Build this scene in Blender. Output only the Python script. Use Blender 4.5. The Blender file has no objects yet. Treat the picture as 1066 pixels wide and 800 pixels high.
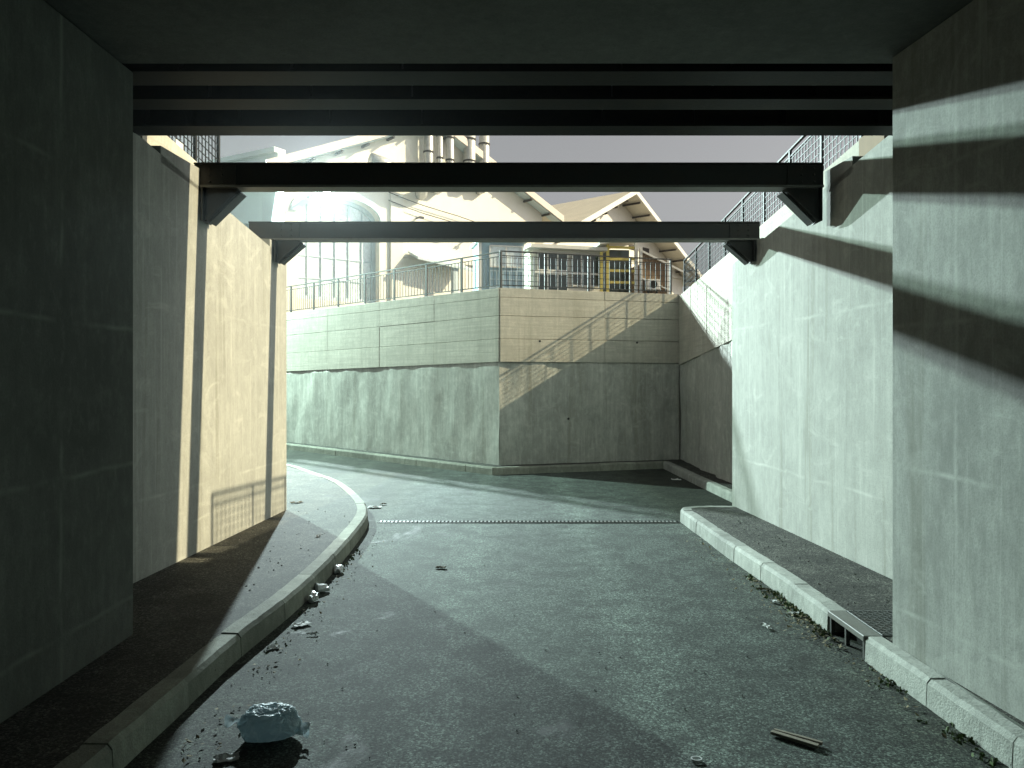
import bpy, bmesh, math, random
from mathutils import Vector, Matrix, noise
from mathutils.geometry import tessellate_polygon

random.seed(7)
scene = bpy.context.scene
COL = scene.collection
R = math.radians

# ------------------------------------------------------------------ camera
CAM_H, F_PX = 2.4, 800.0
cam_d = bpy.data.cameras.new('camera')
cam_d.sensor_width = 36.0
cam_d.lens = 36.0 * F_PX / 1066.0
cam_d.shift_y = -5.0 / 1066.0
cam_d.clip_start, cam_d.clip_end = 0.05, 2000.0
cam = bpy.data.objects.new('camera', cam_d)
cam.location = (0, 0, CAM_H)
cam.rotation_euler = (R(90), 0, 0)
COL.objects.link(cam)
scene.camera = cam

# ------------------------------------------------------------------ sky and sun
SUN_DIR = Vector((-0.80, -0.035, -0.52)).normalized()      # the way the light travels
world = bpy.data.worlds.new('World')
scene.world = world
world.use_nodes = True
wt = world.node_tree
wt.nodes.clear()
w_out = wt.nodes.new('ShaderNodeOutputWorld')
w_bg = wt.nodes.new('ShaderNodeBackground')
w_sky = wt.nodes.new('ShaderNodeTexSky')
w_hsv = wt.nodes.new('ShaderNodeHueSaturation')
w_sky.sky_type = 'NISHITA'
w_sky.sun_disc = False
w_sky.sun_elevation = math.asin(-SUN_DIR.z)
w_sky.sun_rotation = math.atan2(-SUN_DIR.x, -SUN_DIR.y)
w_sky.dust_density = 3.0
w_sky.air_density = 1.0
w_sky.ozone_density = 1.0
w_hsv.inputs['Saturation'].default_value = 0.10
w_bg.inputs['Strength'].default_value = 0.054
wt.links.new(w_sky.outputs[0], w_hsv.inputs['Color'])
wt.links.new(w_hsv.outputs[0], w_bg.inputs['Color'])
wt.links.new(w_bg.outputs[0], w_out.inputs['Surface'])

sun_d = bpy.data.lights.new('sun', 'SUN')
sun_d.energy = 3.6
sun_d.angle = R(0.5)
sun_d.color = (1.0, 0.88, 0.58)
sun = bpy.data.objects.new('sun', sun_d)
sun.rotation_euler = SUN_DIR.to_track_quat('-Z', 'Y').to_euler()
sun.location = (40, 3, 30)
COL.objects.link(sun)

vs = scene.view_settings
vs.view_transform = 'Standard'
vs.look = 'None'
vs.exposure = 0.9
vs.gamma = 1.0
vs.use_curve_mapping = False
scene.cycles.max_bounces = 5
scene.cycles.diffuse_bounces = 2
scene.cycles.adaptive_threshold = 0.02
scene.cycles.use_denoising = True
scene.cycles.sample_clamp_indirect = 6.0


# ------------------------------------------------------------------ materials
class NT:
    def __init__(self, name):
        self.m = bpy.data.materials.new(name)
        self.m.use_nodes = True
        self.t = self.m.node_tree
        self.b = self.t.nodes['Principled BSDF']
        self.pos = self.n('ShaderNodeNewGeometry').outputs['Position']

    def n(self, kind):
        return self.t.nodes.new(kind)

    def l(self, a, b):
        self.t.links.new(a, b)

    def mapping(self, scale, rot=(0, 0, 0)):
        m = self.n('ShaderNodeMapping')
        m.inputs['Scale'].default_value = scale
        m.inputs['Rotation'].default_value = rot
        self.l(self.pos, m.inputs['Vector'])
        return m.outputs[0]

    def noise(self, scale, detail=6, rough=0.6, vec=None, dist=0.0):
        n = self.n('ShaderNodeTexNoise')
        n.inputs['Scale'].default_value = scale
        n.inputs['Detail'].default_value = detail
        n.inputs['Roughness'].default_value = rough
        n.inputs['Distortion'].default_value = dist
        self.l(vec if vec is not None else self.pos, n.inputs['Vector'])
        return n.outputs['Fac']

    def voronoi(self, scale, feature='F1', vec=None):
        n = self.n('ShaderNodeTexVoronoi')
        n.feature = feature
        n.inputs['Scale'].default_value = scale
        self.l(vec if vec is not None else self.pos, n.inputs['Vector'])
        return n

    def ramp(self, fac, stops):
        r = self.n('ShaderNodeValToRGB')
        e = r.color_ramp.elements
        while len(e) < len(stops):
            e.new(0.5)
        for el, (p, c) in zip(e, stops):
            el.position = p
            el.color = (c, c, c, 1) if isinstance(c, (int, float)) else (*c, 1)
        self.l(fac, r.inputs['Fac'])
        return r.outputs['Color']

    def mix(self, fac, a, b, mode='MIX'):
        m = self.n('ShaderNodeMix')
        m.data_type = 'RGBA'
        m.blend_type = mode
        for sock, v in ((m.inputs['Factor'], fac), (m.inputs[6], a), (m.inputs[7], b)):
            if isinstance(v, (int, float)):
                sock.default_value = v
            elif isinstance(v, tuple):
                sock.default_value = (*v, 1)
            else:
                self.l(v, sock)
        return m.outputs[2]

    def math(self, op, a, b=0.0):
        m = self.n('ShaderNodeMath')
        m.operation = op
        for sock, v in ((m.inputs[0], a), (m.inputs[1], b)):
            if isinstance(v, (int, float)):
                sock.default_value = v
            else:
                self.l(v, sock)
        return m.outputs[0]

    def bump(self, height, strength, dist, normal=None):
        b = self.n('ShaderNodeBump')
        b.inputs['Strength'].default_value = strength
        b.inputs['Distance'].default_value = dist
        self.l(height, b.inputs['Height'])
        if normal is not None:
            self.l(normal, b.inputs['Normal'])
        return b.outputs[0]

    def out(self, color, rough=0.8, normal=None, metal=0.0, spec=0.5):
        for key, v in (('Base Color', color), ('Roughness', rough), ('Metallic', metal), ('Specular IOR Level', spec)):
            s = self.b.inputs[key]
            if isinstance(v, tuple):
                s.default_value = (*v, 1)
            elif isinstance(v, (int, float)):
                s.default_value = v
            else:
                self.l(v, s)
        if normal is not None:
            self.l(normal, self.b.inputs['Normal'])
        return self.m


def scl(c, k):
    return tuple(min(1.0, x * k) for x in c)


def concrete(name, col, streak=0.35, blotch=0.4, pits=0.25, grid=None, boards=None, bump=0.35, runs=0.0, rnd=0.0):
    t = NT(name)
    big = t.noise(0.55, 3, 0.6, dist=0.6)
    mid = t.noise(3.2, 5, 0.68)
    fine = t.noise(60, 2, 0.6)
    stv = t.mapping((5.0, 5.0, 0.28))
    st = t.noise(1.0, 4, 0.68, stv)
    c = t.mix(t.ramp(big, [(0.3, 0.0), (0.7, 1.0)]), scl(col, 1 - 0.45 * blotch), scl(col, 1 + 0.22 * blotch))
    c = t.mix(t.math('MULTIPLY', t.ramp(st, [(0.38, 0.0), (0.68, 1.0)]), streak), c, scl(col, 0.52))
    c = t.mix(t.math('MULTIPLY', t.ramp(mid, [(0.5, 0.0), (0.75, 1.0)]), blotch * 0.6), c, scl(col, 1.3))
    mot = t.noise(1.0, 4, 0.7, t.mapping((11.0, 11.0, 5.0)))
    c = t.mix(t.math('MULTIPLY', t.ramp(mot, [(0.36, 1.0), (0.52, 0.0)]), 0.35 * blotch + 0.1), c, scl(col, 0.55))
    c = t.mix(t.math('MULTIPLY', t.ramp(mot, [(0.54, 0.0), (0.70, 1.0)]), 0.4 * blotch + 0.1), c, scl(col, 1.35))
    c = t.mix(t.math('MULTIPLY', t.ramp(fine, [(0.35, 1.0), (0.55, 0.0)]), 0.25), c, scl(col, 0.45))
    if runs:
        rn = t.noise(1.0, 4, 0.7, t.mapping((11.0, 11.0, 0.30)), 0.4)
        c = t.mix(t.math('MULTIPLY', t.ramp(rn, [(0.55, 0.0), (0.72, 1.0)]), 0.45 * runs), c, scl(col, 1.55))
        dr = t.noise(1.0, 4, 0.65, t.mapping((3.2, 3.2, 0.16)), 0.3)
        c = t.mix(t.math('MULTIPLY', t.ramp(dr, [(0.56, 0.0), (0.70, 1.0)]), 0.6 * runs), c, (col[0] * 0.45, col[1] * 0.44, col[2] * 0.38))
        sm = t.noise(1.0, 5, 0.7, t.mapping((1.6, 1.6, 2.6), (0.4, 0.5, 0.2)), 1.5)
        c = t.mix(t.math('MULTIPLY', t.ramp(sm, [(0.55, 0.0), (0.68, 1.0)]), 0.35 * runs), c, scl(col, 1.5))
    if rnd:
        oi = t.n('ShaderNodeObjectInfo')
        c = t.mix(1.0, c, t.ramp(oi.outputs['Random'], [(0.0, 1.0 - rnd), (1.0, 1.0)]), 'MULTIPLY')
    vo = t.voronoi(7.0)
    pit = t.ramp(vo.outputs['Distance'], [(0.03, 1.0), (0.07, 0.0)])
    pit = t.math('MULTIPLY', pit, pits)
    c = t.mix(pit, c, scl(col, 0.3))
    h = t.math('ADD', t.math('MULTIPLY', mid, 0.6), t.math('MULTIPLY', fine, 0.35))
    h = t.math('SUBTRACT', h, pit)
    if grid:                                     # faint milky lines where the shuttering sheets met
        sx, sz, amount = grid
        sep = t.n('ShaderNodeSeparateXYZ')
        t.l(t.pos, sep.inputs[0])
        wob = t.math('MULTIPLY', t.noise(0.9, 3), 0.10)
        lines = None
        for ax, s in (('Y', sx), ('Z', sz)):
            v = t.math('ADD', sep.outputs[ax], wob)
            fr = t.math('FRACT', t.math('DIVIDE', v, s))
            d = t.math('ABSOLUTE', t.math('SUBTRACT', fr, 0.5))
            ln = t.ramp(d, [(0.0, 1.0), (0.03 / s, 0.0)])
            lines = ln if lines is None else t.math('MAXIMUM', lines, ln)
        lines = t.math('MULTIPLY', lines, t.ramp(t.noise(1.7, 4), [(0.42, 0.0), (0.65, amount)]))
        c = t.mix(lines, c, scl(col, 1.45))
        h = t.math('ADD', h, t.math('MULTIPLY', lines, 0.25))
    if boards:                                   # grain of the shuttering boards
        bn = t.noise(1.0, 6, 0.6, t.mapping((0.8, 0.8, 22.0)))
        c = t.mix(t.math('MULTIPLY', t.ramp(bn, [(0.35, 1.0), (0.6, 0.0)]), boards), c, scl(col, 0.62))
        h = t.math('ADD', h, t.math('MULTIPLY', bn, 0.7))
    return t.out(c, 0.85, t.bump(h, bump, 0.02), spec=0.25)


def asphalt(name, col, wet=0.0, dust=0.5, gutter=False):
    t = NT(name)
    big = t.noise(0.35, 4, 0.6, dist=0.8)
    lane = t.noise(1.0, 3, 0.6, t.mapping((1.6, 0.25, 1.0)))
    agg = t.voronoi(72.0)
    agg2 = t.noise(70, 2, 0.8)
    sepc = t.n('ShaderNodeSeparateColor')
    t.l(agg.outputs['Color'], sepc.inputs[0])
    cells = t.ramp(sepc.outputs[0], [(0.05, 0.04), (0.35, 0.45), (0.75, 1.15), (0.97, 3.0)])
    c = t.mix(t.ramp(big, [(0.3, 0.0), (0.7, 1.0)]), scl(col, 0.72), scl(col, 1.25))
    c = t.mix(t.math('MULTIPLY', t.ramp(lane, [(0.4, 0.0), (0.7, 1.0)]), 0.35 * dust), c, scl(col, 1.7))
    c = t.mix(0.9, c, cells, 'MULTIPLY')
    c = t.mix(t.ramp(agg2, [(0.58, 0.0), (0.70, 0.75)]), c, scl(col, 2.8))
    c = t.mix(t.ramp(agg2, [(0.36, 0.95), (0.46, 0.0)]), c, scl(col, 0.15))
    pat = t.noise(2.6, 5, 0.7)
    c = t.mix(1.0, c, t.ramp(pat, [(0.40, 0.50), (0.56, 1.0)]), 'MULTIPLY')
    vn = t.noise(0.8, 5, 0.7, dist=1.2)
    oil = t.ramp(vn, [(0.60, 0.0), (0.70, wet)])
    c = t.mix(t.math('MULTIPLY', oil, 0.7), c, scl(col, 0.25))
    if gutter:                                   # silt and dirt gathered along the two kerbs
        sp = t.n('ShaderNodeSeparateXYZ')
        t.l(t.pos, sp.inputs[0])
        gx = t.math('ABSOLUTE', t.math('SUBTRACT', sp.outputs['X'], 0.33))
        gx = t.math('ADD', gx, t.math('MULTIPLY', t.math('SUBTRACT', t.noise(2.4, 5, 0.7), 0.5), 1.1))
        c = t.mix(1.0, c, t.ramp(t.math('MULTIPLY', gx, 0.25), [(0.48, (1.0, 1.0, 1.0)), (0.68, (0.55, 0.52, 0.45))]), 'MULTIPLY')
        wx = t.math('PINGPONG', t.math('ADD', sp.outputs['X'], 0.55), 0.85)
        wx = t.math('ADD', wx, t.math('MULTIPLY', t.noise(0.5, 4), 0.5))
        c = t.mix(1.0, c, t.ramp(wx, [(0.28, 1.35), (0.60, 0.95)]), 'MULTIPLY')
    # hairline cracks
    cr = t.voronoi(0.55, 'DISTANCE_TO_EDGE', None)
    wob = t.n('ShaderNodeVectorMath')
    wob.operation = 'ADD'
    nz = t.n('ShaderNodeTexNoise')
    nz.inputs['Scale'].default_value = 2.2
    nz.inputs['Detail'].default_value = 3
    t.l(t.pos, nz.inputs['Vector'])
    t.l(t.pos, wob.inputs[0])
    t.l(nz.outputs['Color'], wob.inputs[1])
    t.l(wob.outputs[0], cr.inputs['Vector'])
    crack = t.ramp(cr.outputs['Distance'], [(0.003, 0.9), (0.010, 0.0)])
    crack = t.math('MULTIPLY', crack, t.ramp(t.noise(0.7, 3), [(0.5, 0.0), (0.6, 1.0)]))
    c = t.mix(crack, c, scl(col, 0.3))
    h = t.math('ADD', t.math('MULTIPLY', agg.outputs['Distance'], -0.9), t.math('MULTIPLY', agg2, 0.8))
    h = t.math('SUBTRACT', h, t.math('MULTIPLY', crack, 0.8))
    rough = t.ramp(oil, [(0.0, 0.85), (1.0, 0.66)])
    return t.out(c, rough, t.bump(h, 0.18, 0.010), spec=0.35)


def paint(name, col, rough=0.5, metal=0.0, dirt=0.3, scale=4.0, bump=0.1):
    t = NT(name)
    a = t.noise(scale, 6, 0.65)
    s = t.noise(1.0, 6, 0.6, t.mapping((scale * 1.5, scale * 1.5, scale * 0.1)))
    c = t.mix(t.math('MULTIPLY', t.ramp(a, [(0.4, 0.0), (0.7, 1.0)]), dirt), col, scl(col, 0.55))
    c = t.mix(t.math('MULTIPLY', t.ramp(s, [(0.45, 0.0), (0.7, 1.0)]), dirt), c, scl(col, 1.35))
    f = t.noise(scale * 12, 3)
    return t.out(c, rough, t.bump(f, bump, 0.01), metal=metal, spec=0.4)


def rusty(name, col, rust=(0.07, 0.035, 0.018), amount=0.6, spec=0.45):
    t = NT(name)
    a = t.noise(2.5, 8, 0.7, dist=0.5)
    f = t.noise(35, 5, 0.7)
    c = t.mix(t.math('MULTIPLY', t.ramp(a, [(0.45, 0.0), (0.65, 1.0)]), amount), col, rust)
    c = t.mix(t.math('MULTIPLY', t.ramp(f, [(0.4, 0.0), (0.6, 1.0)]), 0.35), c, scl(col, 0.5))
    return t.out(c, 0.55, t.bump(f, 0.25, 0.01), spec=spec)


def plain(name, col, rough=0.7, metal=0.0, spec=0.4):
    t = NT(name)
    f = t.noise(9, 5)
    c = t.mix(t.ramp(f, [(0.35, 0.0), (0.7, 1.0)]), scl(col, 0.85), scl(col, 1.1))
    return t.out(c, rough, t.bump(f, 0.05, 0.01), metal=metal, spec=spec)


def emitter(name, col, strength):
    t = NT(name)
    t.b.inputs['Base Color'].default_value = (*col, 1)
    t.b.inputs['Emission Color'].default_value = (*col, 1)
    t.b.inputs['Emission Strength'].default_value = strength
    return t.m


M = {
    'wall': concrete('wall_concrete', (0.33, 0.335, 0.31), 0.35, 0.7, 0.2, grid=(1.25, 1.15, 0.7), runs=0.8, bump=0.15),
    'shade_wall': concrete('shade_darkened_concrete', (0.135, 0.14, 0.125), 0.4, 0.8, 0.2, grid=(1.25, 1.15, 0.9)),  # darker copy of the wall concrete: the left side's shade put into the colour
    'ramp_wall': concrete('ramp_wall_concrete', (0.42, 0.42, 0.385), 0.35, 0.35, 0.15, grid=(2.4, 2.2, 0.5), runs=0.8, bump=0.2),
    'panel': concrete('board_marked_concrete', (0.58, 0.55, 0.47), 0.25, 0.4, 0.15, boards=0.5, bump=0.4, runs=0.5, rnd=0.10),
    'rough': concrete('rough_concrete', (0.50, 0.50, 0.45), 0.5, 0.7, 0.7, bump=0.7, runs=0.7),
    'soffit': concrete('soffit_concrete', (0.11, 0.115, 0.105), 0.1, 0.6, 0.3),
    'kerb': concrete('kerb_concrete', (0.47, 0.48, 0.44), 0.3, 0.9, 0.8, bump=0.8, rnd=0.22),
    'kerb_old': concrete('mossy_kerb_concrete', (0.36, 0.37, 0.31), 0.3, 0.9, 0.8, bump=0.8, rnd=0.25),
    'road': asphalt('road_asphalt', (0.067, 0.083, 0.072), 0.85, 0.6, True),
    'walk': asphalt('pavement_asphalt', (0.066, 0.066, 0.056), 0.5, 0.5),
    'earth': asphalt('upper_ground', (0.10, 0.09, 0.075), 0.0, 0.4),
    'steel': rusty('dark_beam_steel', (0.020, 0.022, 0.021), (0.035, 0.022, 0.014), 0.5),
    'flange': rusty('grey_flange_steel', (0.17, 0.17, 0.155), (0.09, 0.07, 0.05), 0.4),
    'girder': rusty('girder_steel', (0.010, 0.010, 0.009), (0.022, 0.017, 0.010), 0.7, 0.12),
    'rail': paint('railing_paint', (0.013, 0.014, 0.015), 0.55, 0.0, 0.3),
    'plaster': paint('cream_plaster', (0.86, 0.83, 0.74), 0.9, 0, 0.12, 0.8, 0.05),
    'plaster2': paint('pale_plaster', (0.80, 0.78, 0.70), 0.9, 0, 0.15, 0.8, 0.05),
    'blue_wall': paint('pale_blue_plaster', (0.74, 0.82, 0.85), 0.9, 0, 0.12, 0.8, 0.05),
    'roof': paint('roof_sheet', (0.70, 0.66, 0.56), 0.7, 0, 0.2, 1.2, 0.05),
    'fascia': paint('pinkish_fascia', (0.74, 0.66, 0.60), 0.7, 0, 0.15, 2.0, 0.05),
    'soffit_blue': paint('grey_blue_eaves', (0.55, 0.64, 0.67), 0.8, 0, 0.15, 2.0, 0.05),
    'timber': paint('dark_timber', (0.06, 0.05, 0.045), 0.8, 0, 0.3, 6.0, 0.2),
    'pipe': plain('galvanised_pipe', (0.55, 0.55, 0.53), 0.42, 0.35),
    'frame': paint('window_frame_paint', (0.55, 0.65, 0.70), 0.6, 0, 0.2, 6.0, 0.05),
    'white': paint('white_paint', (0.75, 0.74, 0.70), 0.6, 0, 0.15, 5.0, 0.05),
    'yellow': paint('yellow_paint', (0.70, 0.58, 0.16), 0.6, 0, 0.2, 5.0, 0.05),
    'brown': paint('brown_boards', (0.22, 0.15, 0.09), 0.8, 0, 0.3, 5.0, 0.1),
    'blue_door': paint('pale_blue_paint', (0.36, 0.50, 0.58), 0.5, 0, 0.15, 5.0, 0.05),
    'glass': plain('pale_window_glass', (0.74, 0.82, 0.85), 0.12, 0.0, 0.8),
    'dark_glass': plain('dark_window_glass', (0.035, 0.055, 0.05), 0.10, 0.0, 0.8),
    'iron': rusty('cast_iron', (0.07, 0.075, 0.072), (0.08, 0.06, 0.045), 0.4),
    'grate_iron': rusty('worn_grate_iron', (0.15, 0.16, 0.15), (0.10, 0.08, 0.06), 0.5),
    'dark': plain('dark_void', (0.012, 0.012, 0.012), 0.9),
    'paper': plain('white_paper', (0.72, 0.73, 0.72), 0.8),
    'cup': plain('white_plastic', (0.74, 0.76, 0.76), 0.35),
    'wood': paint('weathered_wood', (0.22, 0.19, 0.15), 0.85, 0, 0.5, 14.0, 0.4),
    'leaf': plain('dry_leaf', (0.10, 0.075, 0.04), 0.85),
    'litter_leaf': plain('pale_dead_leaf', (0.24, 0.20, 0.12), 0.85),
    'weed': plain('weed_leaf', (0.085, 0.125, 0.045), 0.7),
    'stone': plain('grit', (0.16, 0.16, 0.15), 0.9),
    'cool_lamp': emitter('cool_lamp_glass', (0.85, 0.95, 1.0), 60.0),
    'green_lamp': emitter('greenish_lamp_glass', (0.70, 1.0, 0.86), 60.0),
}
t = NT('blue_bag_plastic')
f1 = t.noise(14, 6, 0.7, dist=1.0)
f2 = t.noise(45, 4, 0.7)
cb = t.mix(t.ramp(f1, [(0.45, 0.0), (0.62, 1.0)]), (0.50, 0.62, 0.66), (0.72, 0.80, 0.82))
M['bag'] = t.out(cb, 0.42, t.bump(t.math('ADD', f1, t.math('MULTIPLY', f2, 0.4)), 0.6, 0.02), spec=0.5)
trl = t.n('ShaderNodeBsdfTranslucent')
t.l(cb, trl.inputs['Color'])
mxs = t.n('ShaderNodeMixShader')
mxs.inputs[0].default_value = 0.32
t.l(t.b.outputs[0], mxs.inputs[1])
t.l(trl.outputs[0], mxs.inputs[2])
t.l(mxs.outputs[0], t.t.nodes['Material Output'].inputs['Surface'])


# ------------------------------------------------------------------ mesh helpers
def link(name, mesh, mat, parent=None):
    o = bpy.data.objects.new(name, mesh)
    if mat is not None and not mesh.materials:
        mesh.materials.append(M[mat] if isinstance(mat, str) else mat)
    COL.objects.link(o)
    if parent is not None:
        o.parent = parent
        o.matrix_parent_inverse = world_mat(parent).inverted()
    return o


def world_mat(o):
    m = Matrix.LocRotScale(o.location, o.rotation_euler, o.scale)
    if o.parent is not None:
        return world_mat(o.parent) @ o.matrix_parent_inverse @ m
    return m


def from_bm(name, bm, mat, parent=None, smooth=False):
    bmesh.ops.recalc_face_normals(bm, faces=bm.faces)
    me = bpy.data.meshes.new(name)
    bm.to_mesh(me)
    bm.free()
    if smooth:
        for p in me.polygons:
            p.use_smooth = True
    return link(name, me, mat, parent)


def thing(name, label, cat, loc=(0, 0, 0), group=None):
    o = bpy.data.objects.new(name, None)
    o.empty_display_size = 0.2
    o.location = loc
    COL.objects.link(o)
    return tag(o, label, cat, group)


def tag(o, label=None, cat=None, group=None, kind=None):
    if label:
        o['label'] = label
    if cat:
        o['category'] = cat
    if group:
        o['group'] = group
    if kind:
        o['kind'] = kind
    return o


def add_hexa(bm, p):
    """8 corners: bottom four then top four, both the same way round."""
    v = [bm.verts.new(q) for q in p]
    for f in ((0, 3, 2, 1), (4, 5, 6, 7), (0, 1, 5, 4), (1, 2, 6, 5), (2, 3, 7, 6), (3, 0, 4, 7)):
        bm.faces.new([v[i] for i in f])
    return v


def add_box(bm, x0, x1, y0, y1, z0, z1):
    return add_hexa(bm, [(x0, y0, z0), (x1, y0, z0), (x1, y1, z0), (x0, y1, z0),
                         (x0, y0, z1), (x1, y0, z1), (x1, y1, z1), (x0, y1, z1)])


def bevel_all(bm, w, seg=1):
    bmesh.ops.bevel(bm, geom=list(bm.edges), offset=w, segments=seg, affect='EDGES', profile=0.5)


def box(name, x0, x1, y0, y1, z0, z1, mat, parent=None, bev=0.0):
    bm = bmesh.new()
    add_box(bm, x0, x1, y0, y1, z0, z1)
    if bev:
        bevel_all(bm, bev)
    return from_bm(name, bm, mat, parent)


def hexa(name, pts, mat, parent=None, bev=0.0):
    bm = bmesh.new()
    add_hexa(bm, pts)
    if bev:
        bevel_all(bm, bev)
    return from_bm(name, bm, mat, parent)


def add_prism(bm, poly, z0, z1):
    a = [bm.verts.new((x, y, z0 if not callable(z0) else z0(x, y))) for x, y in poly]
    b = [bm.verts.new((x, y, z1 if not callable(z1) else z1(x, y))) for x, y in poly]
    n = len(poly)
    bm.faces.new(b)
    bm.faces.new(a[::-1])
    for i in range(n):
        bm.faces.new([a[i], a[(i + 1) % n], b[(i + 1) % n], b[i]])


def prism(name, poly, z0, z1, mat, parent=None):
    bm = bmesh.new()
    add_prism(bm, poly, z0, z1)
    return from_bm(name, bm, mat, parent)


def add_bar(bm, p, q, w, h=None, up=Vector((0, 0, 1))):
    p, q = Vector(p), Vector(q)
    h = h or w
    d = (q - p).normalized()
    if abs(d.dot(up)) > 0.99:
        up = Vector((0, 1, 0))
    s = d.cross(up).normalized()
    u = s.cross(d).normalized()
    pts = []
    for e in (p, q):
        for a, b in ((-1, -1), (1, -1), (1, 1), (-1, 1)):
            pts.append(e + s * a * w / 2 + u * b * h / 2)
    add_hexa(bm, pts)


def bar(name, p, q, w, mat, parent=None, h=None):
    bm = bmesh.new()
    add_bar(bm, p, q, w, h)
    return from_bm(name, bm, mat, parent)


def add_tube(bm, pts, r, seg=12, caps=True):
    pts = [Vector(p) for p in pts]
    rings = []
    for i, p in enumerate(pts):
        a = pts[max(i - 1, 0)]
        b = pts[min(i + 1, len(pts) - 1)]
        d = (b - a).normalized()
        up = Vector((0, 0, 1)) if abs(d.z) < 0.9 else Vector((0, 1, 0))
        s = d.cross(up).normalized()
        u = s.cross(d).normalized()
        rr = r[i] if isinstance(r, (list, tuple)) else r
        rings.append([bm.verts.new(p + (s * math.cos(2 * math.pi * k / seg) + u * math.sin(2 * math.pi * k / seg)) * rr)
                      for k in range(seg)])
    for a, b in zip(rings, rings[1:]):
        for k in range(seg):
            bm.faces.new([a[k], a[(k + 1) % seg], b[(k + 1) % seg], b[k]])
    if caps:
        bm.faces.new(rings[0][::-1])
        bm.faces.new(rings[-1])


def tube(name, pts, r, mat, parent=None, seg=12):
    bm = bmesh.new()
    add_tube(bm, pts, r, seg)
    return from_bm(name, bm, mat, parent, smooth=True)


class Frame:
    """A vertical plane: t along it, z up, off = towards the viewer."""
    def __init__(self, x, y, ang):
        self.o = Vector((x, y, 0))
        self.d = Vector((math.cos(ang), math.sin(ang), 0))
        self.n = Vector((math.sin(ang), -math.cos(ang), 0))

    def p(self, t, z, off=0.0):
        v = self.o + self.d * t + self.n * off
        return Vector((v.x, v.y, z))

    def box(self, name, t0, t1, z0, z1, o0, o1, mat, parent=None, bev=0.0):
        p = self.p
        return hexa(name, [p(t0, z0, o1), p(t1, z0, o1), p(t1, z0, o0), p(t0, z0, o0),
                           p(t0, z1, o1), p(t1, z1, o1), p(t1, z1, o0), p(t0, z1, o0)], mat, parent, bev)

    def plate(self, name, outer, holes, o0, o1, mat, parent=None):
        """A slab with holes: outer / holes are lists of (t, z); front at o1, back at o0."""
        loops = [outer] + holes
        flat = [pt for lp in loops for pt in lp]
        tris = tessellate_polygon([[Vector((a, b, 0)) for a, b in lp] for lp in loops])
        bm = bmesh.new()
        fr = [bm.verts.new(self.p(a, b, o1)) for a, b in flat]
        bk = [bm.verts.new(self.p(a, b, o0)) for a, b in flat]
        for a, b, c in tris:
            bm.faces.new([fr[a], fr[b], fr[c]])
            bm.faces.new([bk[c], bk[b], bk[a]])
        k = 0
        for lp in loops:
            n = len(lp)
            for i in range(n):
                a, b = k + i, k + (i + 1) % n
                bm.faces.new([fr[a], fr[b], bk[b], bk[a]])
            k += n
        return from_bm(name, bm, mat, parent)


def frame_between(a, b):
    """Frame whose t runs from a to b (plan points)."""
    return Frame(a[0], a[1], math.atan2(b[1] - a[1], b[0] - a[0])), math.hypot(b[0] - a[0], b[1] - a[1])


# ------------------------------------------------------------------ plan of the place
CORNER = (-0.33, 19.9)                       # where the two back walls meet
ANG_L = math.atan2(0.70, -0.715)
LFAR = (CORNER[0] + 42 * math.cos(ANG_L), CORNER[1] + 42 * math.sin(ANG_L))
RCORN = (4.65, 21.4)
OUT_X = 4.65
SW = 0.20                                    # height of the pavements


def outer_top(y):
    return 5.6 - 0.08 * (y - 10.3)


def left_in(y):                              # inner face of the wall on the left of the ramp
    return -4.08 + (y - 8.3) * (0.28 / 4.65)


def right_in(y):
    return 4.18 - (y - 8.42) * (0.34 / 4.98)


def wall_top(y):
    return 5.06 - max(0.0, y - 8.4) * 0.145


# ground sheet to the horizon and the low road
tag(box('ground', -900, 900, -300, 1500, -1.2, -0.06, 'earth'), kind='structure')
bm = bmesh.new()
nx, ny = 70, 90
gv = []
for j in range(ny + 1):
    row = []
    for i in range(nx + 1):
        x = -40 + i * 48.0 / nx
        y = -26 + j * 86.0 / ny
        row.append(bm.verts.new((x, y, 0.008 * noise.noise((x * 0.5, y * 0.5, 0)))))
    gv.append(row)
for j in range(ny):
    for i in range(nx):
        bm.faces.new([gv[j][i], gv[j][i + 1], gv[j + 1][i + 1], gv[j + 1][i]])
road = from_bm('road', bm, 'road', smooth=True)
tag(road, kind='structure')

# upper streets around the cutting
th = 0.36
tag(prism('upper_street_terrain', [(CORNER[0] + 0.1, CORNER[1] + th), (RCORN[0] + th, RCORN[1] + th), (300, 22), (300, 900),
                                   (-300, 900), (-300, LFAR[1] + 0.5), (LFAR[0], LFAR[1] + 0.5)], -0.5, 4.70, 'earth'), kind='structure')
bm = bmesh.new()
add_prism(bm, [(OUT_X + th, -40), (300, -40), (300, 10.3), (OUT_X + th, 10.3)], -0.5, 5.5)
add_prism(bm, [(OUT_X + th, 10.3), (300, 10.3), (300, 21.9), (OUT_X + th, 21.9)], -0.5, lambda x, y: outer_top(y) - 0.06)
tag(from_bm('right_bank_terrain', bm, 'earth'), kind='structure')
tag(prism('left_bank_terrain', [(-300, -40), (-4.95, -40), (-4.95, 12.9), (-300, 12.9)], -0.5, 5.2, 'earth'), kind='structure')

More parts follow.
